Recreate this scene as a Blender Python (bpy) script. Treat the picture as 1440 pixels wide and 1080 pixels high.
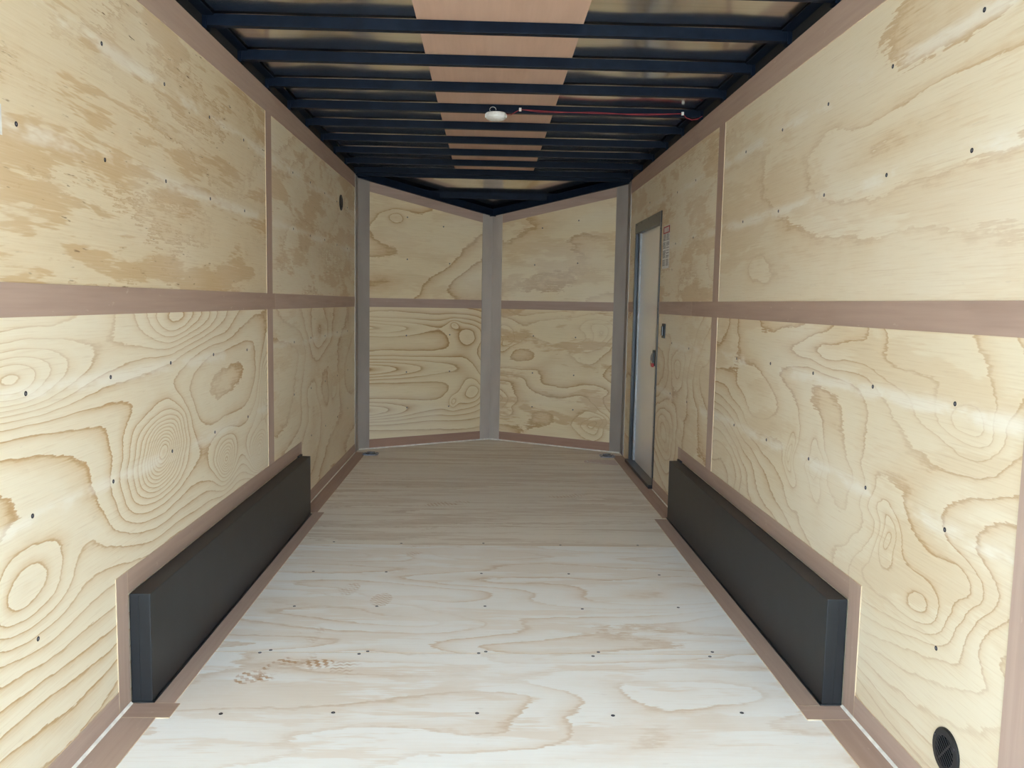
import bpy, bmesh, math, random
from mathutils import Vector, Matrix

for o in list(bpy.data.objects):
    bpy.data.objects.remove(o, do_unlink=True)
scene = bpy.context.scene
COL = scene.collection
random.seed(7)

# ------------------------------------------------------------------ camera
W, H = 2.08, 2.108            # inside width, height of the wall lining
F_PX, PITCH, YAW, ROLL = 1158.3, 0.09815, 0.0299, 0.01863
CAM = Vector((1.0144, 0.0, 1.1705))
fw = Vector((math.sin(YAW)*math.cos(PITCH), math.cos(YAW)*math.cos(PITCH), -math.sin(PITCH)))
rt = Vector((math.cos(YAW), -math.sin(YAW), 0)); up = rt.cross(fw)
r2 = rt*math.cos(ROLL) + up*math.sin(ROLL); u2 = -rt*math.sin(ROLL) + up*math.cos(ROLL)
cd = bpy.data.cameras.new('camera'); cam = bpy.data.objects.new('camera', cd); COL.objects.link(cam)
cd.sensor_width = 36; cd.lens = F_PX/1440*36; cd.clip_start = 0.02; cd.clip_end = 300
cam.matrix_world = Matrix(((r2.x, u2.x, -fw.x, CAM.x), (r2.y, u2.y, -fw.y, CAM.y), (r2.z, u2.z, -fw.z, CAM.z), (0, 0, 0, 1)))
scene.camera = cam

# ------------------------------------------------------------------ hazy bright sky, veiled sun ahead of the trailer (its open rear is in shade), exposure
world = bpy.data.worlds.new('hazy_sky'); scene.world = world; world.use_nodes = True
bg = world.node_tree.nodes['Background']
bg.inputs[0].default_value = (0.63, 0.82, 1.0, 1); bg.inputs[1].default_value = 1.4        # even bright overcast
sd = bpy.data.lights.new('sun', 'SUN'); sun = bpy.data.objects.new('sun', sd); COL.objects.link(sun)
sd.energy = 2.5; sd.angle = math.radians(12); sd.color = (1.0, .96, .9)
sun.rotation_euler = (math.radians(-42), 0, math.radians(-20)); sun.location = (0, 20, 20)
vs = scene.view_settings
vs.view_transform = 'Standard'; vs.look = 'None'; vs.gamma = 1.0; vs.use_curve_mapping = False
vs.exposure = 3.0
scene.cycles.max_bounces = 16; scene.cycles.diffuse_bounces = 12; scene.cycles.glossy_bounces = 8

# ------------------------------------------------------------------ material helpers
def lin(r, g, b):
    f = lambda c: (c/255/12.92) if c/255 <= .04045 else ((c/255+.055)/1.055)**2.4
    return (f(r), f(g), f(b), 1)

class NB:
    def __init__(s, name):
        s.m = bpy.data.materials.new(name); s.m.use_nodes = True
        s.t = s.m.node_tree; s.n = s.t.nodes; s.p = s.n['Principled BSDF']
    def put(s, sock, v):
        if isinstance(v, bpy.types.NodeSocket): s.t.links.new(v, sock)
        else: sock.default_value = v
    def math(s, op, a, b=None, c=None, clamp=False):
        n = s.n.new('ShaderNodeMath'); n.operation = op; n.use_clamp = clamp
        for i, v in enumerate((a, b, c)):
            if v is not None: s.put(n.inputs[i], v)
        return n.outputs[0]
    def vec(s, x, y, z=0.0):
        n = s.n.new('ShaderNodeCombineXYZ')
        for i, v in enumerate((x, y, z)): s.put(n.inputs[i], v)
        return n.outputs[0]
    def noise(s, v, scale=1.0, detail=2.0, rough=.5, color=False):
        n = s.n.new('ShaderNodeTexNoise'); s.put(n.inputs['Vector'], v)
        n.inputs['Scale'].default_value = scale; n.inputs['Detail'].default_value = detail; n.inputs['Roughness'].default_value = rough
        return n.outputs['Color' if color else 'Fac']
    def sep(s, v):
        n = s.n.new('ShaderNodeSeparateXYZ'); s.put(n.inputs[0], v); return n.outputs
    def ramp(s, f, stops, interp='LINEAR'):
        n = s.n.new('ShaderNodeValToRGB'); s.put(n.inputs[0], f); e = n.color_ramp.elements; n.color_ramp.interpolation = interp
        while len(e) < len(stops): e.new(.5)
        for el, (p, c) in zip(e, stops):
            el.position = p; el.color = c if isinstance(c, tuple) else (c, c, c, 1)
        return n.outputs[0]
    def smooth(s, f, a, b):
        n = s.n.new('ShaderNodeMapRange'); n.interpolation_type = 'SMOOTHSTEP'; s.put(n.inputs[0], f)
        n.inputs[1].default_value = a; n.inputs[2].default_value = b
        return n.outputs[0]
    def mix(s, f, a, b, mode='MIX'):
        n = s.n.new('ShaderNodeMix'); n.data_type = 'RGBA'; n.blend_type = mode
        s.put(n.inputs[0], f); s.put(n.inputs[6], a); s.put(n.inputs[7], b); return n.outputs[2]
    def obj(s):
        return s.n.new('ShaderNodeTexCoord').outputs['Object']
    def bump(s, h, strength=.2, dist=.001):
        n = s.n.new('ShaderNodeBump'); s.put(n.inputs['Height'], h)
        n.inputs['Strength'].default_value = strength; n.inputs['Distance'].default_value = dist
        s.t.links.new(n.outputs[0], s.p.inputs['Normal'])
    def out(s, col, rough=.6, metal=0.0, spec=.4):
        s.put(s.p.inputs['Base Color'], col); s.put(s.p.inputs['Roughness'], rough)
        s.p.inputs['Metallic'].default_value = metal; s.p.inputs['Specular IOR Level'].default_value = spec
        return s.m

def plain(name, rgb, rough=.5, metal=0.0, spec=.4, var=.06, scale=30):
    b = NB(name); c = lin(*rgb); co = b.obj()
    n = b.noise(co, scale, 3)
    dark = tuple(x*(1-var*2) for x in c[:3]) + (1,)
    lite = tuple(min(1, x*(1+var*2)) for x in c[:3]) + (1,)
    return b.out(b.mix(b.smooth(n, .3, .7), dark, lite), rough, metal, spec)

LIGHT, TAN, BROWN, PALE = (231, 219, 194), (207, 177, 134), (178, 140, 95), (239, 233, 219)
def plywood(name, seed, su=.55, sv=2.2, k=9, jag=.22, ring=.8, blotch=.3, bscale=(1.6, 6), fleck=.3, knots=(), rows=(),
            light=LIGHT, tan=TAN, brown=BROWN, pale=PALE, warp=.2, chalk=.6, line=.5, extra=None, slope=0.0, wear=0.0):
    """rotary-cut pine veneer: growth rings are the level lines of a stretched, warped height field"""
    b = NB(name); o = b.sep(b.obj()); u, v = o[0], o[1]
    us = b.math('ADD', u, seed*3.17); vz = seed*1.73
    wn = b.sep(b.noise(b.vec(b.math('MULTIPLY', us, 1.3), b.math('MULTIPLY', v, 3.0), vz), 1, 2, .5, True))
    uu = b.math('MULTIPLY_ADD', b.math('SUBTRACT', wn[0], .5), warp*2, u)
    vv = b.math('MULTIPLY_ADD', b.math('SUBTRACT', wn[1], .5), warp*.55, v)
    uus = b.math('ADD', uu, seed*2.31)
    h = b.noise(b.vec(b.math('MULTIPLY', uus, su), b.math('MULTIPLY', vv, sv), vz+4), 1, 1.2, .4)
    if slope: h = b.math('MULTIPLY_ADD', vv, slope, h)
    for (ku, kv, ru, rv, amp) in knots:
        dx = b.math('DIVIDE', b.math('SUBTRACT', uu, ku), ru); dy = b.math('DIVIDE', b.math('SUBTRACT', vv, kv), rv)
        d2 = b.math('ADD', b.math('MULTIPLY', dx, dx), b.math('MULTIPLY', dy, dy))
        g = b.math('DIVIDE', 1.0, b.math('ADD', d2, 1.0))
        h = b.math('MULTIPLY_ADD', g, amp, h)
    nj = b.noise(b.vec(b.math('MULTIPLY', us, 9), b.math('MULTIPLY', v, 150), vz), 1, 3, .6)
    nj2 = b.noise(b.vec(b.math('MULTIPLY', us, 14), b.math('MULTIPLY', v, 26), vz+9), 1, 3, .6)
    s = b.math('MULTIPLY', h, k)
    s = b.math('MULTIPLY_ADD', b.math('SUBTRACT', nj, .5), jag, s)
    s = b.math('MULTIPLY_ADD', b.math('SUBTRACT', nj2, .5), jag*1.1, s)
    s = b.math('FRACT', s)
    rg = b.ramp(s, [(0, 0.0), (.42, .06), (.72, .4), (.9, .8), (.955, 1.0), (.985, .7), (1.0, 0.02)])
    ln = b.ramp(s, [(0, 0.0), (.86, 0.0), (.95, 1.0), (.985, .8), (1.0, 0.0)])
    md = b.noise(b.vec(b.math('MULTIPLY', us, 1.1), b.math('MULTIPLY', v, 2.4), vz+20), 1, 2)
    md = b.smooth(md, .28, .6)
    mdl = b.math('MULTIPLY_ADD', md, .75, .25)
    fac = b.math('MULTIPLY', b.math('MULTIPLY', rg, mdl), ring, clamp=True)
    bn = b.noise(b.vec(b.math('MULTIPLY', uus, bscale[0]), b.math('MULTIPLY', vv, bscale[1]), vz+31), 1, 4, .62)
    bn = b.math('MULTIPLY_ADD', b.math('SUBTRACT', nj, .5), .2, bn)
    bf = b.math('MULTIPLY', b.smooth(bn, .5, .57), blotch)
    fac = b.math('MAXIMUM', fac, bf)
    col = b.mix(fac, lin(*light), lin(*tan))
    col = b.mix(b.math('MULTIPLY', b.math('MULTIPLY', ln, mdl), line), col, lin(*brown))
    # slow tonal drift
    dr = b.noise(b.vec(b.math('MULTIPLY', us, .9), b.math('MULTIPLY', v, 1.7), vz+44), 1, 3)
    col = b.mix(b.math('MULTIPLY', b.smooth(dr, .45, .75), .35), col, lin(*pale))
    # chalky scuffed lines along the screw rows
    if rows:
        tot = None
        cn = b.noise(b.vec(b.math('MULTIPLY', us, 3.1), b.math('MULTIPLY', v, 9), vz+50), 1, 4, .65)
        for r in rows:
            dv = b.math('ABSOLUTE', b.math('SUBTRACT', b.math('MULTIPLY_ADD', b.math('SUBTRACT', cn, .5), .07, v), r))
            e = b.math('SUBTRACT', 1.0, b.smooth(dv, .004, .032))
            tot = e if tot is None else b.math('MAXIMUM', tot, e)
        col = b.mix(b.math('MULTIPLY', b.math('MULTIPLY', tot, b.smooth(cn, .42, .58)), chalk), col, lin(*pale))
    # fibre and short dark checks
    fib = b.noise(b.vec(b.math('MULTIPLY', us, 7), b.math('MULTIPLY', v, 240), vz), 1, 3, .6)
    col = b.mix(b.math('MULTIPLY', b.smooth(fib, .5, .8), .22), col, lin(*brown))
    col = b.mix(b.math('MULTIPLY', b.smooth(fib, .5, .2), .16), col, lin(*pale))
    if fleck:
        fl = b.noise(b.vec(b.math('MULTIPLY', us, 16), b.math('MULTIPLY', v, 95), vz+3), 1, 2, .5)
        fm = b.smooth(md, .2, .8)
        col = b.mix(b.math('MULTIPLY', b.math('MULTIPLY', b.smooth(fl, .69, .78), fleck), b.math('MULTIPLY_ADD', fm, .8, .2)), col, lin(112, 84, 56))
    if wear:
        wn2 = b.noise(b.vec(b.math('MULTIPLY', us, 2.2), b.math('MULTIPLY', v, 3.4), vz+60), 1, 5, .6)
        col = b.mix(b.math('MULTIPLY', b.smooth(wn2, .45, .7), wear), col, lin(*pale))
    if extra: col = extra(b, u, v, col)
    b.bump(b.math('ADD', fib, b.math('MULTIPLY', rg, .6)), .25, .0006)
    return b.out(col, .62, 0, .3)

def mahogany(name, seed, a=(172, 148, 134), c=(188, 164, 149), d=(154, 128, 114)):
    """thin luan strip, grain along local x"""
    b = NB(name); o = b.sep(b.obj()); u, v = o[0], o[1]
    g = b.noise(b.vec(b.math('MULTIPLY', u, 2.5), b.math('MULTIPLY', v, 60), seed), 1, 4, .6)
    w = b.noise(b.vec(b.math('MULTIPLY', u, 1.2), b.math('MULTIPLY', v, 6), seed+5), 1, 4, .6)
    col = b.mix(b.math('MULTIPLY_ADD', b.smooth(g, .25, .75), .55, .2), lin(*a), lin(*c))
    col = b.mix(b.math('MULTIPLY', b.smooth(w, .5, .75), .45), col, lin(*d))
    sp = b.noise(b.vec(b.math('MULTIPLY', u, 22), b.math('MULTIPLY', v, 50), seed+8), 1, 2, .5)
    col = b.mix(b.math('MULTIPLY', b.smooth(sp, .7, .78), .35), col, lin(205, 185, 168))
    b.bump(g, .15, .0005)
    return b.out(col, .6, 0, .3)

# tread prints of work boots on the pale floor
def tread(prints):
    def f(b, u, v, col):
        wob = b.noise(b.vec(b.math('MULTIPLY', u, 9), b.math('MULTIPLY', v, 9), 2), 1, 3)
        for (x, y, a, l, w, amt, per) in prints:
            ca, sa = math.cos(a), math.sin(a)
            dx = b.math('SUBTRACT', u, x); dy = b.math('SUBTRACT', v, y)
            p = b.math('MULTIPLY_ADD', dx, ca, b.math('MULTIPLY', dy, sa)); q = b.math('MULTIPLY_ADD', dx, -sa, b.math('MULTIPLY', dy, ca))
            zig = b.math('PINGPONG', q, .011)
            st = b.math('FRACT', b.math('DIVIDE', b.math('MULTIPLY_ADD', zig, .7, p), per))
            st = b.math('MULTIPLY', b.smooth(st, .3, .45), b.smooth(st, .95, .8))
            ex = b.math('ADD', b.math('POWER', b.math('ABSOLUTE', b.math('DIVIDE', p, l)), 2.0), b.math('POWER', b.math('ABSOLUTE', b.math('DIVIDE', q, w)), 2.0))
            m = b.math('MULTIPLY', b.smooth(ex, 1.0, .75), b.smooth(wob, .42, .62))
            col = b.mix(b.math('MULTIPLY', b.math('MULTIPLY', st, m), amt), col, lin(178, 130, 74))
        return col
    return f

MT = {}
MT['mahog'] = [mahogany('luan_strip_a', 1.3), mahogany('luan_strip_b', 7.7, (167, 142, 128), (182, 157, 142)), mahogany('luan_strip_c', 4.1, (176, 152, 138), (192, 168, 154))]
MT['luan_nose'] = mahogany('luan_strip_reddish', 9.9, (160, 126, 108), (172, 138, 120), (140, 106, 90))
MT['luan_roof'] = mahogany('luan_roof_panel', 3.3, (203, 169, 148), (213, 180, 159), (188, 153, 131))
MT['edge'] = plain('pale_cut_veneer_edge', (214, 192, 160), .7)
MT['steel_back'] = plain('dark_wall_framing', (40, 40, 42), .6)
MT['black_box'] = plain('black_satin_sheet_metal', (31, 34, 37), .42, 0, .5, .05, 14)
MT['black_frame'] = plain('black_door_extrusion', (30, 32, 38), .3, 0, .5)
MT['black_plastic'] = plain('black_plastic', (24, 25, 28), .4)
MT['black_deep'] = plain('dark_hollow', (3, 3, 4), .95, 0, .0)
MT['bow'] = plain('blue_black_roof_paint', (17, 26, 40), .45, 0, .10, .08, 20)
MT['white_plastic'] = plain('white_plastic', (232, 232, 226), .35)
MT['lens'] = plain('frosted_lens', (240, 240, 236), .2, 0, .6)
MT['caulk'] = plain('white_caulk', (236, 232, 222), .6)
MT['red_wire'] = plain('red_wire', (150, 44, 50), .45)
MT['red_tab'] = plain('red_plastic_tab', (170, 30, 30), .4)
MT['paper'] = plain('white_sticker', (222, 220, 216), .5)
MT['print'] = plain('black_print', (70, 68, 70), .6)
MT['red_print'] = plain('red_print', (176, 40, 44), .5)
MT['pink_print'] = plain('pale_print', (214, 196, 194), .5)
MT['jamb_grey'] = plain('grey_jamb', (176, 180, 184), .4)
MT['slat'] = plain('black_vent_slat', (34, 36, 41), .45)
MT['zinc'] = plain('zinc_plate', (150, 156, 168), .3, 1, .5, .1, 60)
MT['zinc_dark'] = plain('zinc_recess', (70, 76, 90), .35, 1, .5, .1, 60)
MT['screw_rim'] = plain('screw_rim', (52, 54, 66), .45, .6)
MT['screw_core'] = plain('screw_core', (150, 150, 160), .4, .8)
MT['blue_key'] = plain('blue_key_head', (48, 50, 110), .4)
MT['brass'] = plain('key_metal', (176, 160, 120), .35, 1)
MT['ground'] = plain('pale_concrete_yard', (196, 194, 190), .9, 0, .2, .08, 3)

def metal_skin():
    b = NB('mill_finish_roof_skin'); co = b.obj(); o = b.sep(co)
    n = b.noise(b.vec(b.math('MULTIPLY', o[0], 2.0), b.math('MULTIPLY', o[1], 40), 0), 1, 3)
    n2 = b.noise(co, 6, 4, .6)
    col = b.mix(b.smooth(n, .3, .7), lin(226, 222, 214), lin(238, 235, 228))
    col = b.mix(b.math('MULTIPLY', b.smooth(n2, .6, .75), .3), col, lin(243, 240, 235))
    return b.out(col, b.math('MULTIPLY_ADD', n2, .12, .08), 1.0, .5)
MT['skin'] = metal_skin()
def metal_trim(name, a, c):
    b = NB(name); co = b.obj(); o = b.sep(co)
    n = b.noise(b.vec(b.math('MULTIPLY', o[0], 6), b.math('MULTIPLY', o[1], 6), b.math('MULTIPLY', o[2], 2)), 1, 3)
    return b.out(b.mix(b.smooth(n, .3, .7), lin(a, a-9, a-17), lin(c, c-9, c-17)), .4, .4, .5)
MT['trim'] = metal_trim('galvanized_nose_trim', 192, 206); MT['trim_dark'] = metal_trim('galvanized_corner_trim', 160, 174)
def door_skin():
    b = NB('glossy_white_door_skin'); n = b.noise(b.obj(), 5, 2)
    b.p.inputs['Coat Weight'].default_value = .6; b.p.inputs['Coat Roughness'].default_value = .04
    return b.out(b.mix(n, lin(240, 239, 236), lin(244, 243, 240)), .25, 0, .6)
MT['door'] = door_skin()

# ------------------------------------------------------------------ geometry helpers
def link(name, me, parent=None, mw=None):
    o = bpy.data.objects.new(name, me); COL.objects.link(o)
    if mw is not None: o.matrix_world = mw
    if parent is not None:
        o.parent = parent; o.matrix_parent_inverse = parent.matrix_world.inverted()
        if mw is not None: o.matrix_basis = mw
    return o

def tag(o, label, cat, kind=None, group=None):
    o['label'] = label; o['category'] = cat
    if kind: o['kind'] = kind
    if group: o['group'] = group
    return o

def frame(origin, ua, va):
    ua = Vector(ua).normalized(); va = Vector(va).normalized(); na = ua.cross(va); og = Vector(origin)
    return Matrix(((ua.x, va.x, na.x, og.x), (ua.y, va.y, na.y, og.y), (ua.z, va.z, na.z, og.z), (0, 0, 0, 1)))

def slab(name, poly, t0, t1, mats, parent=None, fr=None, bev=0.0):
    """polygon (u,v) extruded from t0 to t1 along n; mats[0] = faces, mats[1] = edges"""
    bm = bmesh.new()
    vs_ = [bm.verts.new((u, v, t1)) for u, v in poly]
    f = bm.faces.new(vs_)
    ret = bmesh.ops.extrude_face_region(bm, geom=[f])
    for v in ret['geom']:
        if isinstance(v, bmesh.types.BMVert): v.co.z = t0
    bmesh.ops.recalc_face_normals(bm, faces=bm.faces)
    if bev:
        bmesh.ops.bevel(bm, geom=list(bm.edges), offset=bev, segments=2, affect='EDGES', profile=.7)
    bm.normal_update()
    if len(mats) > 1:
        for fc in bm.faces:
            fc.material_index = 0 if abs(fc.normal.z) > .8 else 1
    me = bpy.data.meshes.new(name); bm.to_mesh(me); bm.free()
    for m in mats: me.materials.append(m)
    return link(name, me, parent, fr if fr is not None else Matrix())

def rect(u0, u1, v0, v1): return [(u0, v0), (u1, v0), (u1, v1), (u0, v1)]

def box(name, x, y, z, mat, parent=None, bev=0.0, origin=None):
    og = Vector(origin) if origin else Vector(((x[0]+x[1])/2, (y[0]+y[1])/2, z[0]))
    bm = bmesh.new(); bmesh.ops.create_cube(bm, size=1)
    for v in bm.verts:
        v.co = Vector(((x[0] if v.co.x < 0 else x[1]), (y[0] if v.co.y < 0 else y[1]), (z[0] if v.co.z < 0 else z[1]))) - og
    if bev: bmesh.ops.bevel(bm, geom=list(bm.edges), offset=bev, segments=2, affect='EDGES', profile=.7)
    me = bpy.data.meshes.new(name); bm.to_mesh(me); bm.free(); me.materials.append(mat)
    return link(name, me, parent, Matrix.Translation(og))

def prism(name, pts2, z0, z1, mat, parent=None):
    """plan polygon extruded up"""
    return slab(name, pts2, z0, z1, [mat], parent)

def tube(name, pts, r, mat, parent=None, seg=8, closed=False):
    bm = bmesh.new(); rings = []; P = [Vector(p) for p in pts]; n = len(P)
    for i, p in enumerate(P):
        a = P[i-1] if (i > 0 or closed) else p; c = P[(i+1) % n] if (i < n-1 or closed) else p
        d = (c-a).normalized(); s = d.cross(Vector((0, 0, 1)))
        if s.length < 1e-3: s = d.cross(Vector((1, 0, 0)))
        s.normalize(); t = s.cross(d)
        rings.append([bm.verts.new(p + r*(s*math.cos(2*math.pi*j/seg) + t*math.sin(2*math.pi*j/seg))) for j in range(seg)])
    for i in range(n if closed else n-1):
        A, B = rings[i], rings[(i+1) % n]
        for j in range(seg): bm.faces.new((A[j], A[(j+1) % seg], B[(j+1) % seg], B[j]))
    if not closed: bm.faces.new(rings[0][::-1]); bm.faces.new(rings[-1])
    for f in bm.faces: f.smooth = len(f.verts) == 4
    bmesh.ops.recalc_face_normals(bm, faces=bm.faces)
    me = bpy.data.meshes.new(name); bm.to_mesh(me); bm.free(); me.materials.append(mat)
    return link(name, me, parent, Matrix())

def lathe(name, prof, mat, fr, parent=None, seg=32):
    """profile (r, h) about the frame's n axis"""
    bm = bmesh.new(); rings = []
    for r, h in prof:
        rings.append([bm.verts.new((r*math.cos(2*math.pi*j/seg), r*math.sin(2*math.pi*j/seg), h)) for j in range(seg)] if r > 1e-6 else [bm.verts.new((0, 0, h))])
    for A, B in zip(rings, rings[1:]):
        for j in range(seg):
            k = (j+1) % seg
            if len(A) == 1 and len(B) == 1: continue
            if len(A) == 1: bm.faces.new((A[0], B[j], B[k]))
            elif len(B) == 1: bm.faces.new((A[j], A[k], B[0]))
            else: bm.faces.new((A[j], A[k], B[k], B[j]))
    bmesh.ops.recalc_face_normals(bm, faces=bm.faces)
    me = bpy.data.meshes.new(name); bm.to_mesh(me); bm.free(); me.materials.append(mat)
    return link(name, me, parent, fr)

# one countersunk screw head, shared by every screw
def screw_mesh():
    bm = bmesh.new(); seg = 12; rs = [(.0058, .0000), (.0056, .0007), (.0036, .0009), (.0030, .0003), (.0, .0003)]; rings = []
    for r, h in rs:
        rings.append([bm.verts.new((r*math.cos(2*math.pi*j/seg), r*math.sin(2*math.pi*j/seg), h)) for j in range(seg)] if r else [bm.verts.new((0, 0, h))])
    for i, (A, B) in enumerate(zip(rings, rings[1:])):
        for j in range(seg):
            k = (j+1) % seg
            f = bm.faces.new((A[j], A[k], B[0]) if len(B) == 1 else (A[j], A[k], B[k], B[j]))
            f.material_index = 1 if i == 3 else 0
    bmesh.ops.recalc_face_normals(bm, faces=bm.faces)
    me = bpy.data.meshes.new('screw'); bm.to_mesh(me); bm.free()
    me.materials.append(MT['screw_rim']); me.materials.append(MT['screw_core']); return me
SCREW = screw_mesh()
def screws(panel, fr, spots, jit=.006):
    for (u, v) in spots:
        p = fr @ Matrix.Translation((u+random.uniform(-jit, jit), v+random.uniform(-jit, jit), 0)) @ Matrix.Rotation(random.uniform(0, 3), 4, 'Z')
        link('screw', SCREW, panel, p)

# frames: local u = grain direction, v = up (or depth for the floor), n = into the room
FR_L = frame((0, 0, 0), (0, 1, 0), (0, 0, 1))                 # n = +x
FR_R0 = frame((W, 0, 0), (0, -1, 0), (0, 0, 1))               # n = -x, u = -y
FR_F = Matrix()                                               # u = x, v = y, n = +z
YR, YC, XN, YN = -0.50, 6.42, 1.037, 7.02                      # unseen rear end set back to even the light falloff, nose corner, nose apex
PT, ST = .012, .003                                           # plywood and strip thickness
neg = lambda poly: [(-u, v) for u, v in poly][::-1]

# ------------------------------------------------------------------ ground outside
g = box('ground', (-40, 42), (-60, 40), (-.75, -.55), MT['ground'])
tag(g, 'pale concrete yard the trailer stands on, below the plywood floor', 'ground', 'structure')

# ------------------------------------------------------------------ floor
floor = slab('floor', [(-.06, YR), (W+.06, YR), (W+.06, YC), (XN, YN+.05), (-.06, YC)], -.10, -PT, [MT['steel_back']])
tag(floor, 'pale plywood trailer floor with brown edge strips', 'floor', 'structure')
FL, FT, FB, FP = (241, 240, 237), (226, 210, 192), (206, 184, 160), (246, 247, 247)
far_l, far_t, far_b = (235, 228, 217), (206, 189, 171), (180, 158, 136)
fmats = [
 plywood('floor_veneer_front', 3.1, su=.9, sv=2.6, k=10, jag=.3, ring=.95, blotch=.6, bscale=(1.7, 8), fleck=.12, light=FL, tan=FT, brown=FB, pale=FP, warp=.16, line=.6, wear=.45,
         extra=tread([(.36, 2.535, 1.2, .10, .05, .8, .024), (.47, 2.565, .35, .07, .04, .75, .026), (.58, 2.535, 1.7, .075, .055, .85, .022), (.29, 2.475, 1.0, .05, .045, .8, .026), (.42, 2.62, 1.3, .06, .05, .35, .024)])),
 plywood('floor_veneer_second', 5.4, su=.8, sv=2.8, k=11, jag=.3, ring=.8, blotch=.42, bscale=(1.5, 9), fleck=.14, light=FL, tan=FT, brown=FB, pale=FP, warp=.16, line=.5, wear=.4,
         extra=tread([(.40, 2.78, 1.3, .11, .05, .35, .021), (.45, 3.25, 1.2, .10, .05, .4, .021), (.61, 3.15, 1.5, .08, .045, .4, .021), (.70, 3.83, 1.3, .12, .05, .45, .021)])),
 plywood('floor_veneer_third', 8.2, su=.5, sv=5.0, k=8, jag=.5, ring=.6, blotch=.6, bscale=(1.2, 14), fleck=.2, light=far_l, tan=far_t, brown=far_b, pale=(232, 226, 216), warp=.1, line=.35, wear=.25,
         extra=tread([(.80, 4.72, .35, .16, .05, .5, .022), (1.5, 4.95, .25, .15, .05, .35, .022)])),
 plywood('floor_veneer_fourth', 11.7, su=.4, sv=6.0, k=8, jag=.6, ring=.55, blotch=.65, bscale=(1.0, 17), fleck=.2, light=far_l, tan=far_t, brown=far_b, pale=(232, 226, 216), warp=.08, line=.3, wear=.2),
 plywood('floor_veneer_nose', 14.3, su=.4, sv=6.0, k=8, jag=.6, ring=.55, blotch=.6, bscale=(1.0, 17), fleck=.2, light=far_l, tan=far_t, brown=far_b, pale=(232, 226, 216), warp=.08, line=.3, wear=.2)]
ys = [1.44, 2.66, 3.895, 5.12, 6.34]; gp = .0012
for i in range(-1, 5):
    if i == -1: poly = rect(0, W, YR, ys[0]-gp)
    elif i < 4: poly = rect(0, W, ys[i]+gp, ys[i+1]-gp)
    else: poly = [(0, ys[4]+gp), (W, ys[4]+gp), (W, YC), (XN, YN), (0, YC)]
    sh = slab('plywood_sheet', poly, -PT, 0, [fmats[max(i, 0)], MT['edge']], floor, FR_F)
    spots = []
    cols_ = (.28, .60, 1.01, 1.39, 1.768)
    if i == 0: spots = [(c, 2.255) for c in cols_] + [(c, 2.652) for c in cols_] + [(c, 1.85) for c in cols_]
    if i == 1: spots = [(c+.022, 2.675) for c in cols_] + [(c, 3.08) for c in cols_] + [(c, 3.488) for c in cols_]
    if i == 2: spots = [(c, 3.918) for c in cols_]
    screws(sh, FR_F, spots, .012)
# luan edge strips lying on the floor
WB = .0633; HB = .326; YB0, YB1 = 2.304, 4.426                 # wheel box depth, height, ends
def fstrip(poly, k): slab('trim_strip', poly, 0.0002, ST, [MT['mahog'][k], MT['edge']], floor, frame((0, 0, 0), (0, 1, 0), (-1, 0, 0)) if False else FR_F)
def fstrip_y(x0, x1, y0, y1, k):
    fr = frame((x1, 0, 0), (0, 1, 0), (-1, 0, 0))
    slab('trim_strip', rect(y0, y1, 0, x1-x0), .0002, ST, [MT['mahog'][k], MT['edge']], floor, fr)
fstrip_y(0.005, .105, YR, YB0-.087, 0); fstrip_y(W-.097, W-.005, YR, YB0-.085, 1)
fstrip_y(WB+.002, WB+.062, YB0-.002, YB1+.05, 2); fstrip_y(W-WB-.074, W-WB-.002, YB0-.002, YB1-.02, 0)
slab('trim_strip', rect(0.005, WB+.079, YB0-.085, YB0-.003), .0002, ST, [MT['mahog'][1], MT['edge']], floor)
slab('trim_strip', rect(W-WB-.074, W-.005, YB0-.083, YB0-.003), .0002, ST, [MT['mahog'][2], MT['edge']], floor)
fstrip_y(0.005, .088, YB1+.051, 6.30, 1); fstrip_y(W-.088, W-.005, YB1+.004, 6.30, 0)
# caulk bead in the joint of floor and walls
def bead(a, b_, inn, w, lift=0.0):
    """three-sided fillet of caulk along a-b, sloping up to the wall"""
    a, b_, inn = Vector(a), Vector(b_), Vector(inn).normalized(); bm = bmesh.new(); V = []
    for p in (a, b_):
        for q in (p+inn*.0005+Vector((0, 0, .0005)), p+inn*(w+.0035)+Vector((0, 0, lift)), p+inn*(.6*w+.0035)+Vector((0, 0, lift+.6*w)), p+inn*.0036+Vector((0, 0, lift+w))): V.append(bm.verts.new(q))
    for f in ((0, 1, 2, 3), (7, 6, 5, 4), (0, 4, 5, 1), (1, 5, 6, 2), (2, 6, 7, 3), (3, 7, 4, 0)): bm.faces.new([V[i] for i in f])
    bmesh.ops.recalc_face_normals(bm, faces=bm.faces)
    me = bpy.data.meshes.new('caulk_bead'); bm.to_mesh(me); bm.free(); me.materials.append(MT['caulk']); link('caulk_bead', me, floor, Matrix())
bead((0, YR, 0), (0, YB0-.006, 0), (1, 0, 0), .0065, .003); bead((W, YR, 0), (W, YB0-.006, 0), (-1, 0, 0), .0065, .003)
bead((0, YB1+.01, 0), (0, 6.29, 0), (1, 0, 0), .005, .003); bead((W, YB1+.01, 0), (W, 5.13, 0), (-1, 0, 0), .005, .003)
bead((.012, YC+.002, 0), (XN, YN-.004, 0), (.5, -.86, 0), .009); bead((W-.012, YC+.002, 0), (XN, YN-.004, 0), (-.5, -.86, 0), .009)

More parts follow.
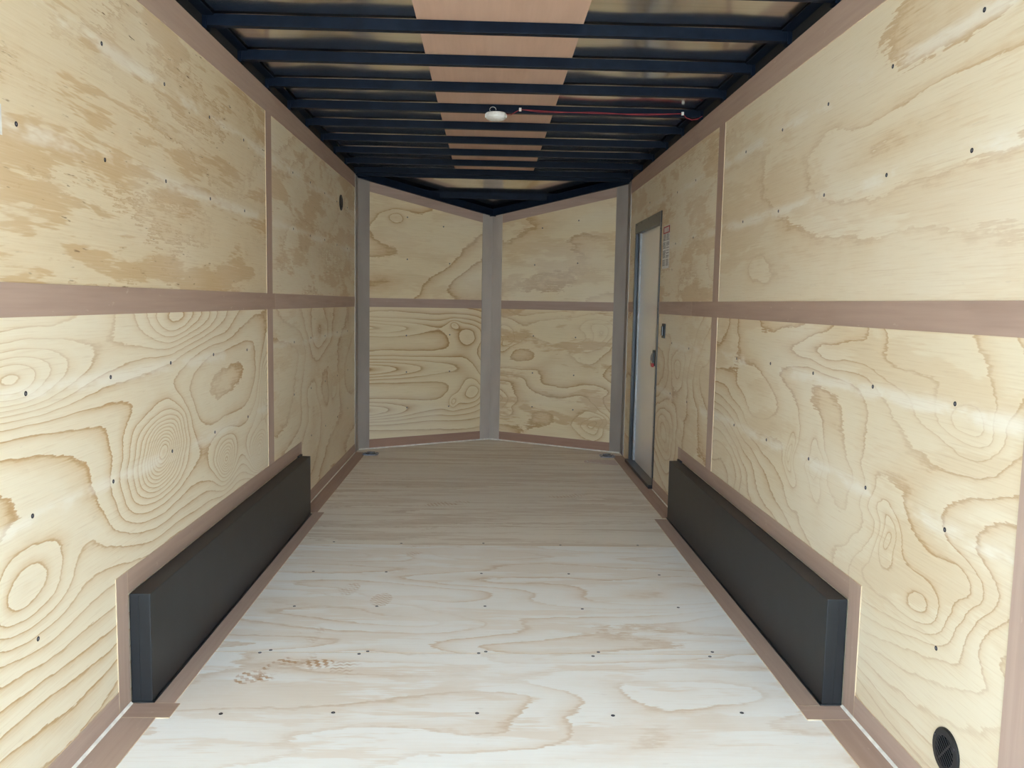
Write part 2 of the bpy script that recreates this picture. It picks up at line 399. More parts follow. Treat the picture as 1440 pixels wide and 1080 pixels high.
# ------------------------------------------------------------------ side walls
ZB0, ZB1, ZC, ZS = 1.120, 1.194, 2.005, .072                   # middle band, cove strip bottom, base strip top
D0, D1, DT = 5.165, 6.035, 1.735                                # door opening
cols_big = [1.835, 2.240, 2.655, 3.070, 3.492]; cols_small = [4.34, 4.75, 5.16, 5.57, 5.98]
wl = slab('wall_left', rect(YR, YC, -.1, 2.19), -.06, -PT, [MT['steel_back']], None, FR_L)
tag(wl, 'left side wall lined with knotty pine plywood and brown strips', 'wall', 'structure')
FR_R = FR_R0
wr = slab('wall_right', neg([(YR, -.1), (D0+.02, -.1), (D0+.02, DT-.02), (D1-.02, DT-.02), (D1-.02, -.1), (YC, -.1), (YC, 2.19), (YR, 2.19)]), -.06, -PT, [MT['steel_back']], None, FR_R)
tag(wr, 'right side wall lined with pine plywood around the side door', 'wall', 'structure')
SEAM = 3.86
def sx(k): return [(-a, b_, c, d, e) for a, b_, c, d, e in k]
L = {}
L['lu'] = plywood('pine_left_upper', 1.0, su=.7, sv=2.6, k=6, jag=.9, ring=.55, blotch=.75, bscale=(2.0, 11), fleck=.9, rows=(1.82, 1.53), warp=.22, line=.35, light=(222, 204, 172), tan=(200, 168, 124))
L['lus'] = plywood('pine_left_upper_end', 2.2, su=.7, sv=2.4, k=6, jag=.7, ring=.5, blotch=.65, bscale=(1.8, 6), fleck=.5, rows=(1.82, 1.53), warp=.25, line=.3)
L['ll'] = plywood('pine_left_lower', 6.3, su=.34, sv=1.2, k=21, jag=.22, ring=.95, blotch=.1, fleck=.12, rows=(.955, .67), warp=.17, line=.7, slope=.55,
                  knots=[(2.54, .68, .17, .11, .75), (3.20, .54, .10, .07, .45), (3.69, .49, .14, .09, .6), (3.80, .78, .12, .12, .35), (1.75, 1.0, .35, .09, .5), (1.80, .50, .22, .12, .3), (2.75, 1.1, .4, .12, .4)])
L['lls'] = plywood('pine_left_lower_end', 7.9, su=.6, sv=1.5, k=8, jag=.3, ring=.8, blotch=.3, fleck=.3, rows=(.95,), warp=.2, line=.5, knots=[(5.0, .95, .35, .14, .4), (4.78, .58, .25, .2, .45), (5.5, .6, .14, .10, .3)])
L['ru'] = plywood('pine_right_upper', 4.4, su=.5, sv=1.6, k=5, jag=.32, ring=.72, blotch=.35, bscale=(1.1, 4), fleck=.08, rows=(1.822, 1.53), warp=.3, line=.3, chalk=.7, light=(229, 215, 188), knots=sx([(3.21, 1.29, .12, .06, .25), (2.1, 1.64, .6, .10, .35)]))
L['rus'] = plywood('pine_right_upper_end', 9.1, su=.8, sv=2.2, k=6, jag=.8, ring=.55, blotch=.6, bscale=(1.8, 6), fleck=.4, rows=(1.82, 1.53), warp=.25, line=.3)
L['rl'] = plywood('pine_right_lower', 12.6, su=.75, sv=1.6, k=19, jag=.26, ring=.9, blotch=.3, fleck=.06, rows=(.95, .67), warp=.26, line=.75, chalk=.7, light=(227, 213, 185), slope=.25,
                  knots=sx([(1.81, .90, .12, .07, .22), (1.93, .46, .16, .09, .28), (2.80, .64, .05, .09, .2), (2.58, .65, .06, .10, .22), (2.18, .60, .07, .10, .22), (2.5, 1.05, .4, .06, .2), (1.72, .58, .2, .07, .2), (3.3, .8, .3, .2, .2)]))
L['rls'] = plywood('pine_right_lower_end', 15.2, su=.7, sv=1.5, k=9, jag=.3, ring=.85, blotch=.3, fleck=.2, rows=(.95, .66), warp=.24, line=.6, knots=sx([(4.55, .82, .25, .13, .5), (4.9, .4, .25, .15, .5)]))

def panel(wall, fr, poly, mat, spots, flip):
    P = neg(poly) if flip else poly
    p = slab('plywood_panel', P, -PT, 0, [mat, MT['edge']], wall, fr)
    screws(p, fr, [((-u if flip else u), v) for u, v in spots])
    return p
for wall, fr, fl, pre in ((wl, FR_L, False, 'l'), (wr, FR_R, True, 'r')):
    panel(wall, fr, rect(1.53, SEAM, ZB1-.03, ZC+.09), L[pre+'u'], [(c, z) for c in cols_big for z in (1.82, 1.53)], fl)
    panel(wall, fr, rect(YR, 1.529, ZB1-.03, ZC+.09), L[pre+'us'], [(c, z) for c in (.60, 1.01, 1.42) for z in (1.82, 1.53)], fl)
    panel(wall, fr, rect(YR, 1.529, 0, ZB0+.03), L[pre+'ls'], [(c, z) for c in (.60, 1.01, 1.42) for z in (.955, .67, .383)], fl)
    panel(wall, fr, rect(1.53, SEAM, .0, ZB0+.03), L[pre+'l'], [(c, z) for c in cols_big for z in ((.955, .67, .383) if c < 2 else (.955, .67))], fl)
sp_up = [(c, z) for c in cols_small for z in (1.82, 1.53)]
sp_lo = [(c, z) for c in cols_small for z in (.95, .665)]
panel(wl, FR_L, rect(SEAM+.001, YC, ZB1-.03, ZC+.09), L['lus'], sp_up, False)
panel(wl, FR_L, rect(SEAM+.001, YC, .0, ZB0+.03), L['lls'], sp_lo + [(c, .38) for c in cols_small[1:]], False)
panel(wr, FR_R, [(SEAM+.001, ZB1-.03), (D0, ZB1-.03), (D0, DT), (D1, DT), (D1, ZB1-.03), (YC, ZB1-.03), (YC, ZC+.09), (SEAM+.001, ZC+.09)], L['rus'], [(4.34, 1.82), (4.34, 1.53), (4.75, 1.82), (4.75, 1.53), (5.57, 1.85)], True)
panel(wr, FR_R, rect(SEAM+.001, D0, 0, ZB0+.03), L['rls'], [(4.34, .95), (4.34, .665), (4.75, .95), (4.75, .665)], True)
panel(wr, FR_R, rect(D1, YC, 0, ZB0+.03), L['rls'], [], True)

def wstrip(wall, flip, u0, u1, v0, v1, k, vert=False):
    """luan strip on a wall, grain along its long side"""
    x = W if flip else 0.0; sx_ = -1 if flip else 1
    n = Vector((sx_, 0, 0)); ua = Vector((0, 0, 1)) if vert else Vector((0, 1, 0))
    va = n.cross(ua)
    P = []
    for (y, z) in ((u0, v0), (u1, v0), (u1, v1), (u0, v1)):
        p = Vector((0, y, z)); P.append((p.dot(ua), p.dot(va)))
    area = sum(P[i][0]*P[(i+1) % 4][1]-P[(i+1) % 4][0]*P[i][1] for i in range(4))
    if area < 0: P = P[::-1]
    return slab('trim_strip', P, .0003, ST, [MT['mahog'][k % 3], MT['edge']], wall, frame((x, 0, 0), ua, va))
SW = .048
for wall, fl in ((wl, False), (wr, True)):
    e = 6.295
    wstrip(wall, fl, YR, e, ZC, H, 0)                                     # cove strip
    if fl:
        wstrip(wall, fl, YR, 4.3, ZB0, ZB1, 1); wstrip(wall, fl, 4.302, D0-.022, ZB0, ZB1, 2); wstrip(wall, fl, D1+.022, e, ZB0, ZB1, 0)
    else:
        wstrip(wall, fl, YR, 3.95, ZB0, ZB1, 1); wstrip(wall, fl, 3.952, e, ZB0, ZB1, 2)
    wstrip(wall, fl, SEAM-SW, SEAM+SW, ZB1, ZC, 1, True)                  # seam cover, upper
    wstrip(wall, fl, SEAM-SW, SEAM+SW, HB+.068, ZB0, 2, True)             # seam cover, lower
    wstrip(wall, fl, YR, YB0-.078, .008, ZS, 2)                           # base strip, rear
    wstrip(wall, fl, YB1+.062, D0-.02 if fl else e, .008, ZS, 0)          # base strip, front
    wstrip(wall, fl, YB0-.076, YB0-.004, .008, HB+.068, 0, True)          # frame around the wheel box
    wstrip(wall, fl, YB0-.003, YB1+.003, HB+.002, HB+.068, 1)
    wstrip(wall, fl, YB1+.004, YB1+.060, .008, HB+.068, 2, True)
for wall, fl in ((wl, False), (wr, True)):                                # seam covers next to the rear opening
    wstrip(wall, fl, 1.486, 1.582, ZS+.001, ZB0-.001, 2, True); wstrip(wall, fl, 1.486, 1.582, ZB1+.001, ZC-.001, 0, True)

# ------------------------------------------------------------------ nose walls (shallow V)
zt = lambda u: 2.105-.2*u/1.198
def nose(name, label, a, flip, mats, strip_m):
    A = Vector((0 if not flip else W, YC, 0)); B = Vector((XN, YN, 0)); Ln = (B-A).length
    if not flip: fr = frame(A, (B-A), (0, 0, 1)); sgn = 1           # n = u x v points to the camera
    else: fr = frame(A, (A-B), (0, 0, 1)); sgn = -1
    S = lambda P: P if sgn > 0 else neg(P)
    w_ = slab(name, S([(0, -.1), (Ln+.03, -.1), (Ln+.03, zt(Ln)+.1), (0, zt(0)+.1)]), -.06, -PT, [MT['steel_back']], None, fr)
    tag(w_, label, 'wall', 'structure')
    zc = lambda u: zt(u)-.088
    sp = [(u, z) for u in (.42, .80) for z in (1.80, 1.50)]
    p = slab('plywood_panel', S([(.0, 1.16), (Ln, 1.16), (Ln, zc(Ln)+.02), (0, zc(0)+.02)]), -PT, 0, [mats[0], MT['edge']], w_, fr)
    screws(p, fr, [(sgn*u, z) for u, z in ((.42, 1.83), (.42, 1.50), (.80, 1.48), (.74, 1.78))])
    p = slab('plywood_panel', S(rect(0, Ln, 0, 1.155)), -PT, 0, [mats[1], MT['edge']], w_, fr)
    screws(p, fr, [(sgn*u, z) for u in (.42, .80) for z in (.90, .60, .31)])
    m2 = [strip_m, MT['edge']]
    slab('trim_strip', S([(.098, zc(.098)), (Ln-.094, zc(Ln-.094)), (Ln-.094, zt(Ln-.094)), (.098, zt(.098))]), .0003, ST, [MT['mahog'][0], MT['edge']], w_, fr)
    slab('trim_strip', S(rect(.098, Ln-.094, 1.119, 1.189)), .0003, ST, [MT['mahog'][1], MT['edge']], w_, fr)
    slab('trim_strip', S(rect(.098, Ln-.094, .008, .076)), .0003, ST, [MT['luan_nose'], MT['edge']], w_, fr)
    return w_, fr, Ln
nl_m = (plywood('pine_nose_left_upper', 21.0, su=.8, sv=1.7, k=7, jag=.22, ring=.9, blotch=.25, fleck=.1, warp=.2, line=.6, light=(231, 212, 175), tan=(203, 166, 118), brown=(176, 136, 90), knots=[(.27, 1.83, .09, .05, .3)]),
        plywood('pine_nose_left_lower', 22.7, su=.5, sv=1.0, k=10, jag=.14, ring=1.15, blotch=.05, fleck=.08, warp=.09, line=.9, light=(231, 212, 175), tan=(203, 166, 118), brown=(176, 136, 90),
                knots=[(-.15, .96, .75, .06, .5), (-.15, .63, .8, .085, .8), (-.15, .30, .78, .09, .8), (1.0, .88, .18, .14, .4), (1.02, .42, .15, .13, .5), (.84, .34, .03, .04, .2), (.85, .98, .04, .03, .2)]))
nr_m = (plywood('pine_nose_right_upper', 24.1, su=.7, sv=1.9, k=6, jag=.3, ring=.85, blotch=.4, fleck=.05, warp=.22, line=.45, light=(231, 212, 175), tan=(203, 166, 118), brown=(176, 136, 90)),
        plywood('pine_nose_right_lower', 27.5, su=1.0, sv=2.4, k=8, jag=.26, ring=1.05, blotch=.7, bscale=(2.0, 8), fleck=.08, warp=.24, line=.6, light=(231, 212, 175), tan=(203, 166, 118), brown=(176, 136, 90),
                knots=[(-1.1, .85, .10, .14, .4), (-.25, .9, .10, .12, .4), (-1.15, .35, .14, .12, .45), (-.2, .2, .12, .12, .5)]))
wnl, frnl, LN = nose('wall_nose_left', 'left half of the V-shaped pine plywood nose at the far end', None, False, nl_m, None)
wnr, frnr, _ = nose('wall_nose_right', 'right half of the V-shaped pine plywood nose at the far end', None, True, nr_m, None)

# bent sheet-metal corner trims
tL = Vector((XN, YN-YC, 0)).normalized(); tR = Vector((-(W-XN), YN-YC, 0)).normalized()
nL = Vector((tL.y, -tL.x, 0)); nR = Vector((-tR.y, tR.x, 0))
if nL.y > 0: nL = -nL
if nR.y > 0: nR = -nR
def v2(v): return (v.x, v.y)
t = .006
def bent(name, label, P0, P1, P2, n0, n2, z1, m='trim_dark'):
    """angle strip P0-P1-P2 with thickness into the room"""
    bis = n0+n2; bis = bis/(bis.dot(n0))
    poly = [v2(P0), v2(P1), v2(P2), v2(P2+n2*t), v2(P1+bis*t), v2(P0+n0*t)]
    ar = sum(poly[i][0]*poly[(i+1) % 6][1]-poly[(i+1) % 6][0]*poly[i][1] for i in range(6))
    if ar < 0: poly = poly[::-1]
    o = slab(name, poly, .001, z1, [MT[m]])
    tag(o, label, 'corner trim', 'structure'); return o
cL = Vector((0, YC, 0)); cR = Vector((W, YC, 0)); cN = Vector((XN, YN, 0))
bent('trim_1', 'grey metal corner trim between left wall and nose', cL-Vector((0, .125, 0)), cL, cL+tL*.098, Vector((1, 0, 0)), nL, zt(.05)+.005)
bent('trim_2', 'grey metal corner trim between right wall and nose, next to the door', cR-Vector((0, .125, 0)), cR, cR+tR*.098, Vector((-1, 0, 0)), nR, zt(.05)+.005)
bent('trim_3', 'grey bent metal strip down the middle fold of the nose', cN-tL*.096, cN, cN-tR*.096, nL, nR, zt(LN)+.005, 'trim')

# ------------------------------------------------------------------ roof
ZBOW, HBOW = 2.128, .040
ZSK = ZBOW+HBOW
def skin_mesh():
    nx, ny = 90, 260; x0, x1, y0, y1 = -.06, W+.06, YR-.02, YC+.02
    bm = bmesh.new(); G = []
    for j in range(ny+1):
        y = y0+(y1-y0)*j/ny; row = []
        ph = ((y-3.05) % .412)/.412
        for i in range(nx+1):
            x = x0+(x1-x0)*i/nx
            bay = math.floor((y-3.05)/.412)
            sag = math.sin(math.pi*ph)
            z = .0045 + 0.0026*sag*math.sin(3.1*x+1.7*bay)*math.cos(1.3*bay+x) + .0013*sag*math.sin(7*x+2.3*bay+9*y) + .0012*math.sin(11*x+bay*1.9)*math.sin(2*math.pi*ph)
            row.append(bm.verts.new((x, y, ZSK+max(0.0008, z))))
        G.append(row)
    for j in range(ny):
        for i in range(nx):
            f = bm.faces.new((G[j][i], G[j+1][i], G[j+1][i+1], G[j][i+1])); f.smooth = True
    # upper side so the sheet has thickness
    top = [bm.verts.new((x, y, ZSK+.03)) for x, y in ((x0, y0), (x1, y0), (x1, y1), (x0, y1))]
    bm.faces.new(top)
    me = bpy.data.meshes.new('ceiling'); bm.to_mesh(me); bm.free(); me.materials.append(MT['skin']); return me
ceil = link('ceiling', skin_mesh(), None, Matrix())
tag(ceil, 'bare metal trailer roof on dark steel cross bows', 'ceiling', 'structure')
# luan panel strip down the middle, above the bows
ya = YR
for yb in (3.45, 5.85, YC-.02):
    fr = frame((.742, 0, ZSK), (1, 0, 0), (0, -1, 0))
    fr = frame((0, 0, ZSK+.0005), (0, 1, 0), (1, 0, 0))      # n = -z
    slab('roof_panel', rect(ya+.001, yb-.001, .742, 1.338), -.0035, 0, [MT['luan_roof'], MT['edge']], ceil, fr)
    ya = yb
# hollow square bows
bowme = None
for k in range(-8, 9):
    y = 3.05+.412*k
    if bowme is None:
        o = box('roof_bow', (-.045, W+.045), (-.0, .032), (ZBOW, ZSK), MT['bow'], None, .003, origin=(0, 0, ZBOW)); bowme = o.data
        bpy.data.objects.remove(o)
    link('roof_bow', bowme, ceil, Matrix.Translation((0, y, ZBOW)))
for s, x0, x1 in ((0, -.055, -.014), (1, W+.014, W+.055)):
    box('top_rail', (x0, x1), (YR, YC+.02), (2.085, ZSK+.002), MT['bow'], ceil, .003)
    xa, xb = (-.014, .028) if s == 0 else (W-.028, W+.014)
    box('top_rail_flange', (xa, xb), (YR, YC-.02), (ZSK-.006, ZSK-.001), MT['bow'], ceil)
    for k in range(-8, 9):                                   # little gusset where each bow meets the rail
        y = 3.05+.412*k
        box('bow_bracket', (-.012, .004) if s == 0 else (W-.004, W+.012), (y-.004, y+.036), (ZBOW-.012, ZSK-.008), MT['bow'], ceil)
box('rear_shade_header', (-.06, W+.06), (YR-.06, YR), (2.06, 2.20), MT['bow'], ceil, .003)  # unseen header, added to keep sky light off the upper walls
# sloped roof over the nose
zr = lambda y: ZSK-.02-(.205/.60)*(y-YC)
bm = bmesh.new()
pts = [(-.06, YC-.03), (W+.06, YC-.03), (W+.06, YC+.02), (XN, YN+.06), (-.06, YC+.02)]
lo = [bm.verts.new((x, y, zr(y)+.008)) for x, y in pts]; hi = [bm.verts.new((x, y, zr(y)+.03)) for x, y in pts]
bm.faces.new(lo); bm.faces.new(hi)
for i in range(5): bm.faces.new((lo[i], lo[(i+1) % 5], hi[(i+1) % 5], hi[i]))
bmesh.ops.recalc_face_normals(bm, faces=bm.faces)
me = bpy.data.meshes.new('nose_roof_skin'); bm.to_mesh(me); bm.free(); me.materials.append(MT['skin'])
link('nose_roof_skin', me, ceil, Matrix())
def beam(name, a, b_, half, zlo, zhi, parent, inn):
    """bar from a to b in plan (inner offset inn), heights following the nose slope"""
    a = Vector(a); b_ = Vector(b_); bm = bmesh.new(); V = []
    for p in (a, b_):
        for off in (0, half):
            q = p+inn*off
            for dz in (zlo, zhi): V.append(bm.verts.new((q.x, q.y, zr(p.y)+dz)))
    for f in ((0, 1, 3, 2), (4, 6, 7, 5), (0, 4, 5, 1), (2, 3, 7, 6), (0, 2, 6, 4), (1, 5, 7, 3)): bm.faces.new([V[i] for i in f])
    bmesh.ops.recalc_face_normals(bm, faces=bm.faces)
    me = bpy.data.meshes.new(name); bm.to_mesh(me); bm.free(); me.materials.append(MT['bow']); return link(name, me, parent, Matrix())
beam('nose_rail', cL-nL*.04-tL*.02, cN-nL*.04+tL*.02, .072, -.043, .012, ceil, nL)
beam('nose_rail', cR-nR*.04-tR*.02, cN-nR*.04+tR*.02, .072, -.043, .012, ceil, nR)
beam('roof_bow', (.50, 6.735, 0), (W-.50, 6.735, 0), .03, -.042, .010, ceil, Vector((0, 1, 0)))
box('nose_header', (-.045, W+.045), (YC-.04, YC-.005), (2.105, ZSK), MT['bow'], ceil, .003)

# ------------------------------------------------------------------ side door
door = bpy.data.objects.new('door_1', None); COL.objects.link(door); door.location = (W, 5.6, 0)
bpy.context.view_layer.update()
tag(door, 'glossy white side door in a black frame on the right wall', 'door', 'structure')
fwid = .036
XF = W-.006
box('frame_side', (XF, W+.05), (D0-.018, D0+fwid-.018), (0.02, DT+.02), MT['black_frame'], door, .0015)
box('frame_side', (XF, W+.05), (D1-fwid+.018, D1+.018), (0.02, DT+.02), MT['black_frame'], door, .0015)
box('frame_top', (XF-.001, W+.05), (D0-.018, D1+.018), (DT-.05, DT+.022), MT['black_frame'], door, .0015)
box('threshold', (W-.03, W+.05), (D0-.02, D1+.02), (.0045, .028), MT['black_frame'], door, .003)
for k in range(7):
    z = .15+k*.25
    for yy in (D0-.002, D1+.004):
        link('frame_screw', SCREW, door, frame((XF-.0002, yy, z), (0, -1, 0), (0, 0, 1)))
for yy in (5.3, 5.55, 5.8, 5.98): link('frame_screw', SCREW, door, frame((XF-.0012, yy, DT+.008), (0, -1, 0), (0, 0, 1)))
pn = box('door_panel', (W+.030, W+.048), (D0+.01, D1-.01), (.02, DT-.03), MT['door'], door, .001)
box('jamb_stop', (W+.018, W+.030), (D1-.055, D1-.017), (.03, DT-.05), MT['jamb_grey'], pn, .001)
lt = box('latch', (W-.006, W+.030), (5.225, 5.285), (.785, .885), MT['black_plastic'], door, .004)
box('latch_tab', (W-.016, W-.004), (5.225, 5.275), (.778, .802), MT['red_tab'], lt, .003)
box('latch_lever', (W-.012, W-.005), (5.235, 5.275), (.81, .865), MT['black_frame'], lt, .002)
ks = bpy.data.objects.new('keys', None); COL.objects.link(ks); ks.location = (W-.004, 5.33, .84); bpy.context.view_layer.update()
tag(ks, 'small key with a white tag hanging from the door latch', 'key')
slab('key_tag', rect(5.292, 5.318, .852, .882), W-.002, W, [MT['paper']], ks, frame((0, 0, 0), (0, 1, 0), (0, 0, 1)))
tube('key_ring', [(W-.003, 5.305+.016*math.cos(a), .846+.016*math.sin(a)) for a in [i*math.pi/6 for i in range(12)]], .0015, MT['zinc'], ks, 6, True)
slab('key_head', [(5.318, .820), (5.342, .812), (5.350, .832), (5.338, .848), (5.320, .842)], W-.004, W-.001, [MT['blue_key']], ks, frame((0, 0, 0), (0, 1, 0), (0, 0, 1)))
slab('key_blade', [(5.342, .815), (5.362, .782), (5.368, .786), (5.350, .818)], W-.003, W-.001, [MT['brass']], ks, frame((0, 0, 0), (0, 1, 0), (0, 0, 1)))

# ------------------------------------------------------------------ wheel boxes
def wheel_box(flip, label):
    r = bpy.data.objects.new('wheel_box', None); COL.objects.link(r)
    r.location = (W if flip else 0, YB0, 0); bpy.context.view_layer.update()
    m = (lambda x: W-x) if flip else (lambda x: x)
    def bx(n, x0, x1, y, z, bev, mat=MT['black_box'], par=r):
        a, c = sorted((m(x0), m(x1))); return box(n, (a, c), y, z, mat, par, bev)
    c_ = bx('cover', .0040, WB, (YB0, YB1), (.006, HB), .0035)
    bx('floor_lip', .0045, WB+.006, (YB0-.0025, YB1+.002), (.0042, .0078), .0008)
    bx('end_seam', .028, .030, (YB0-.0012, YB0+.002), (.012, HB-.006), 0, par=c_)
    bx('corner_tab', .0042, .016, (YB1-.05, YB1+.02), (HB-.002, HB+.006), .001, par=c_)
    tag(r, label, 'wheel box', None, 'wheel boxes along the side walls'); return r
wheel_box(False, 'long black metal wheel box against the left wall')
wheel_box(True, 'long black metal wheel box against the right wall, past the door')

# ------------------------------------------------------------------ round vents
def vent(fr, label, ang, R=.0525):
    r = bpy.data.objects.new('round_vent', None); COL.objects.link(r); r.matrix_world = fr; bpy.context.view_layer.update()
    lathe('rim', [(R*.66, .0012), (R*.66, .006), (R*.70, .0075), (R*.95, .0065), (R, .004), (R, .0005)], MT['black_plastic'], fr, r, 40)
    lathe('recess', [(R*.68, .0016), (0, .0012)], MT['black_deep'], fr, r, 32)
    ri = R*.66; n = 8
    for i in range(n):
        d = -ri+(i+.5)*2*ri/n; hl = math.sqrt(max(0, ri*ri-d*d))
        bm = bmesh.new(); bmesh.ops.create_cube(bm, size=1)
        for v in bm.verts: v.co = Vector((v.co.x*2*hl, d+v.co.y*.0034, .0062+v.co.z*.0012))
        me = bpy.data.meshes.new('slat'); bm.to_mesh(me); bm.free(); me.materials.append(MT['slat'])
        link('slat', me, r, fr @ Matrix.Rotation(ang, 4, 'Z'))
    bm = bmesh.new(); bmesh.ops.create_cube(bm, size=1)
    for v in bm.verts: v.co = Vector((v.co.x*.004, v.co.y*2*ri, .0062+v.co.z*.0016))
    me = bpy.data.meshes.new('rib'); bm.to_mesh(me); bm.free(); me.materials.append(MT['black_plastic'])
    link('rib', me, r, fr @ Matrix.Rotation(ang, 4, 'Z'))
    for a in (.6, .6+2.09, .6+4.19):
        link('vent_screw', SCREW, r, fr @ Matrix.Translation((R*.83*math.cos(a), R*.83*math.sin(a), .0066)))
    tag(r, label, 'vent', None, 'round wall vents'); return r
vent(frame((W, 1.767, .166), (0, -1, 0), (0, 0, 1)), 'round black slatted vent low on the right wall near the camera', -math.radians(38))
vent(frame((0, 5.712, 1.826), (0, 1, 0), (0, 0, 1)), 'round black vent high on the left wall by the far corner', math.radians(38))

# ------------------------------------------------------------------ wall switch and stickers
sw = bpy.data.objects.new('wall_switch', None); COL.objects.link(sw); sw.location = (W, 4.975, .98); bpy.context.view_layer.update()
box('switch_plate', (W-.007, W-.0003), (4.935, 5.015), (.975, 1.062), MT['black_plastic'], sw, .003)
rk = box('rocker', (W-.017, W-.006), (4.955, 4.995), (.99, 1.047), MT['black_frame'], sw, .004)
tag(sw, 'small black rocker switch on the right wall beside the door', 'switch')
FRS = frame((W, 0, 0), (0, -1, 0), (0, 0, 1))
ws = slab('warning_sticker', rect(-5.098, -4.908, 1.395, 1.652), .0003, .0008, [MT['paper']], None, FRS)
tag(ws, 'white warning sticker with red heading on the wall beside the door', 'sticker')
slab('red_heading', rect(-5.092, -4.914, 1.605, 1.648), .0008, .0010, [MT['red_print']], ws, FRS)
slab('heading_text', rect(-5.070, -4.938, 1.612, 1.641), .0010, .0011, [MT['pink_print']], ws, FRS)
bm = bmesh.new(); rnd = random.Random(4)
for i in range(24):
    z = 1.596-i*.0080
    if i in (5, 11, 18): continue
    for a, c in ((-5.088, -5.01), (-4.995, -4.918)):
        if c > -4.95 and i in (9, 13, 15): continue
        x = a
        end = c-rnd.uniform(0, .02)
        while x < end:
            w_ = rnd.uniform(.006, .018); e = min(end, x+w_)
            vs4 = [bm.verts.new(p) for p in ((x, z, .0009), (e, z, .0009), (e, z+.0042, .0009), (x, z+.0042, .0009))]; bm.faces.new(vs4)
            x = e+.003
me = bpy.data.meshes.new('printed_lines'); bm.to_mesh(me); bm.free(); me.materials.append(MT['print'])
pl = link('printed_lines', me, ws, FRS); pl['kind'] = 'stuff'
st = slab('wall_sticker', rect(1.62, 1.7795, 1.497, 1.56), .0003, .0008, [MT['paper']], None, FR_L)
tag(st, 'white sticker cut by the left edge of the picture on the left wall', 'sticker')

# ------------------------------------------------------------------ dome light and its wiring
yl = 3.05+.412*3+.016; xl = 1.036
fd = frame((xl, yl, ZBOW), (1, 0, 0), (0, -1, 0))
dl = bpy.data.objects.new('dome_light', None); COL.objects.link(dl); dl.matrix_world = fd; bpy.context.view_layer.update()
lathe('housing', [(0, .0005), (.050, .0005), (.053, .004), (.053, .018), (.049, .026), (.044, .028)], MT['white_plastic'], fd, dl, 40)
lathe('lens', [(.0445, .0265), (.040, .032), (.028, .036), (.012, .0375), (0, .038)], MT['lens'], fd, dl, 32)
for s in (-1, 1): box('side_clip', sorted((xl+s*.050, xl+s*.056)), (yl-.010, yl+.010), (ZBOW-.022, ZBOW-.006), MT['white_plastic'], dl, .001)
yf = yl-.020
tube('lead_wire', [(xl-.012+.016*math.cos(a)-.004, yf-.002, ZBOW+.012+.014*math.sin(a)) for a in [math.radians(210-i*24) for i in range(10)]], .0014, MT['white_plastic'], dl, 6)
tag(dl, 'round white dome light fixed under a roof bow', 'lamp')
wpts = [(xl+.052, yl-.012, ZBOW-.006), (xl+.075, yf+.006, ZBOW-.010), (xl+.10, yf-.003, ZBOW+.004), (xl+.122, yf-.004, ZBOW+.016)]
for i in range(1, 9):
    tt = i/9; wpts.append((xl+.122+(1.985-xl-.122)*tt, yf-.004, ZBOW+.016-.010*math.sin(math.pi*tt)))
wpts += [(1.985, yf-.004, ZBOW+.016), (2.005, yf-.004, ZBOW-.004), (2.03, yf-.004, ZBOW-.014), (2.06, yf-.004, ZBOW-.010), (2.086, yf-.004, ZBOW+.006)]
wire = tube('light_wire', wpts, .0017, MT['red_wire'], None, 6)
tag(wire, 'thin red wire running from the dome light along a roof bow', 'wire')
w2 = [(p[0], p[1]+.001, p[2]+(.006*math.sin(i*1.1) if 3 < i < 12 else 0)) for i, p in enumerate(wpts)]
tube('second_strand', w2, .0014, MT['red_wire'], wire, 6)
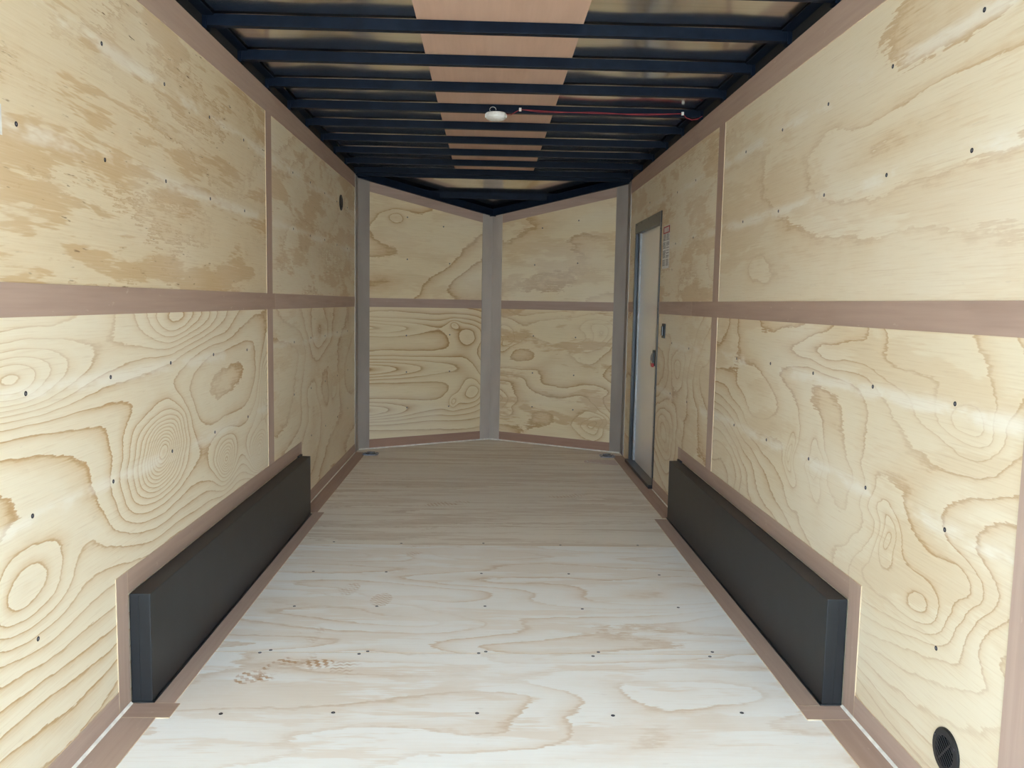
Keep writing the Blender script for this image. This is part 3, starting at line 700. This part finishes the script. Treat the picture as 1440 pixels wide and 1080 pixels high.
for cx_ in (xl+.122, 1.985):
    box('wire_clip', (cx_-.006, cx_+.006), (yf-.008, yf+.003), (ZBOW+.008, ZBOW+.024), MT['white_plastic'], wire, .002)

# ------------------------------------------------------------------ floor tie-downs and film scrap in the nose corners
def tie_down(x, y, rz, label):
    mw = Matrix.Translation((x, y, .0005)) @ Matrix.Rotation(rz, 4, 'Z')
    r = bpy.data.objects.new('floor_tie_down', None); COL.objects.link(r); r.matrix_world = mw; bpy.context.view_layer.update()
    slab('plate', [(-.058, -.040), (-.048, -.05), (.048, -.05), (.058, -.04), (.058, .04), (.048, .05), (-.048, .05), (-.058, .04)], 0, .006, [MT['zinc']], r, mw, .001)
    lathe('cup', [(.034, .0062), (.036, .0075), (.038, .0062), (.034, .0062), (0, .0061)], MT['zinc_dark'], mw, r, 24)
    o = tube('ring', [(.024*math.cos(a), .024*math.sin(a)-.002, .0115) for a in [i*math.pi/10 for i in range(20)]], .0042, MT['zinc'], r, 8, True); o.matrix_basis = mw
    o = tube('hinge_bar', [(-.03, .022, .012), (0, .022, .0135), (.03, .022, .012)], .005, MT['zinc'], r, 8); o.matrix_basis = mw
    for sx_ in (-1, 1):
        for sy in (-1, 1): link('plate_screw', SCREW, r, mw @ Matrix.Translation((sx_*.046, sy*.038, .006)))
    tag(r, label, 'tie-down', None, 'floor tie-downs in the nose corners'); return r
tie_down(.130, 6.235, 0, 'zinc D-ring tie-down plate on the floor in the left nose corner')
tie_down(1.950, 6.270, 0, 'zinc D-ring tie-down plate on the floor near the side door')
scr = plain('dull_clear_film', (204, 184, 178), .35, 0, .5, .05, 40)
o = slab('plastic_film_scrap', [(1.74, 6.02), (1.80, 5.985), (1.95, 5.93), (1.985, 5.925), (1.988, 6.12), (1.93, 6.12), (1.80, 6.13), (1.755, 6.10)], .0003, .0011, [scr], None, FR_F)
tag(o, 'flat pinkish film scrap lying on the floor beside the door', 'film')
o = slab('fold', [(1.765, 6.03), (1.80, 6.01), (1.90, 5.975), (1.90, 5.98), (1.805, 6.02), (1.775, 6.04), (1.775, 6.09), (1.765, 6.085)], .0012, .0018, [MT['paper']], o, FR_F)
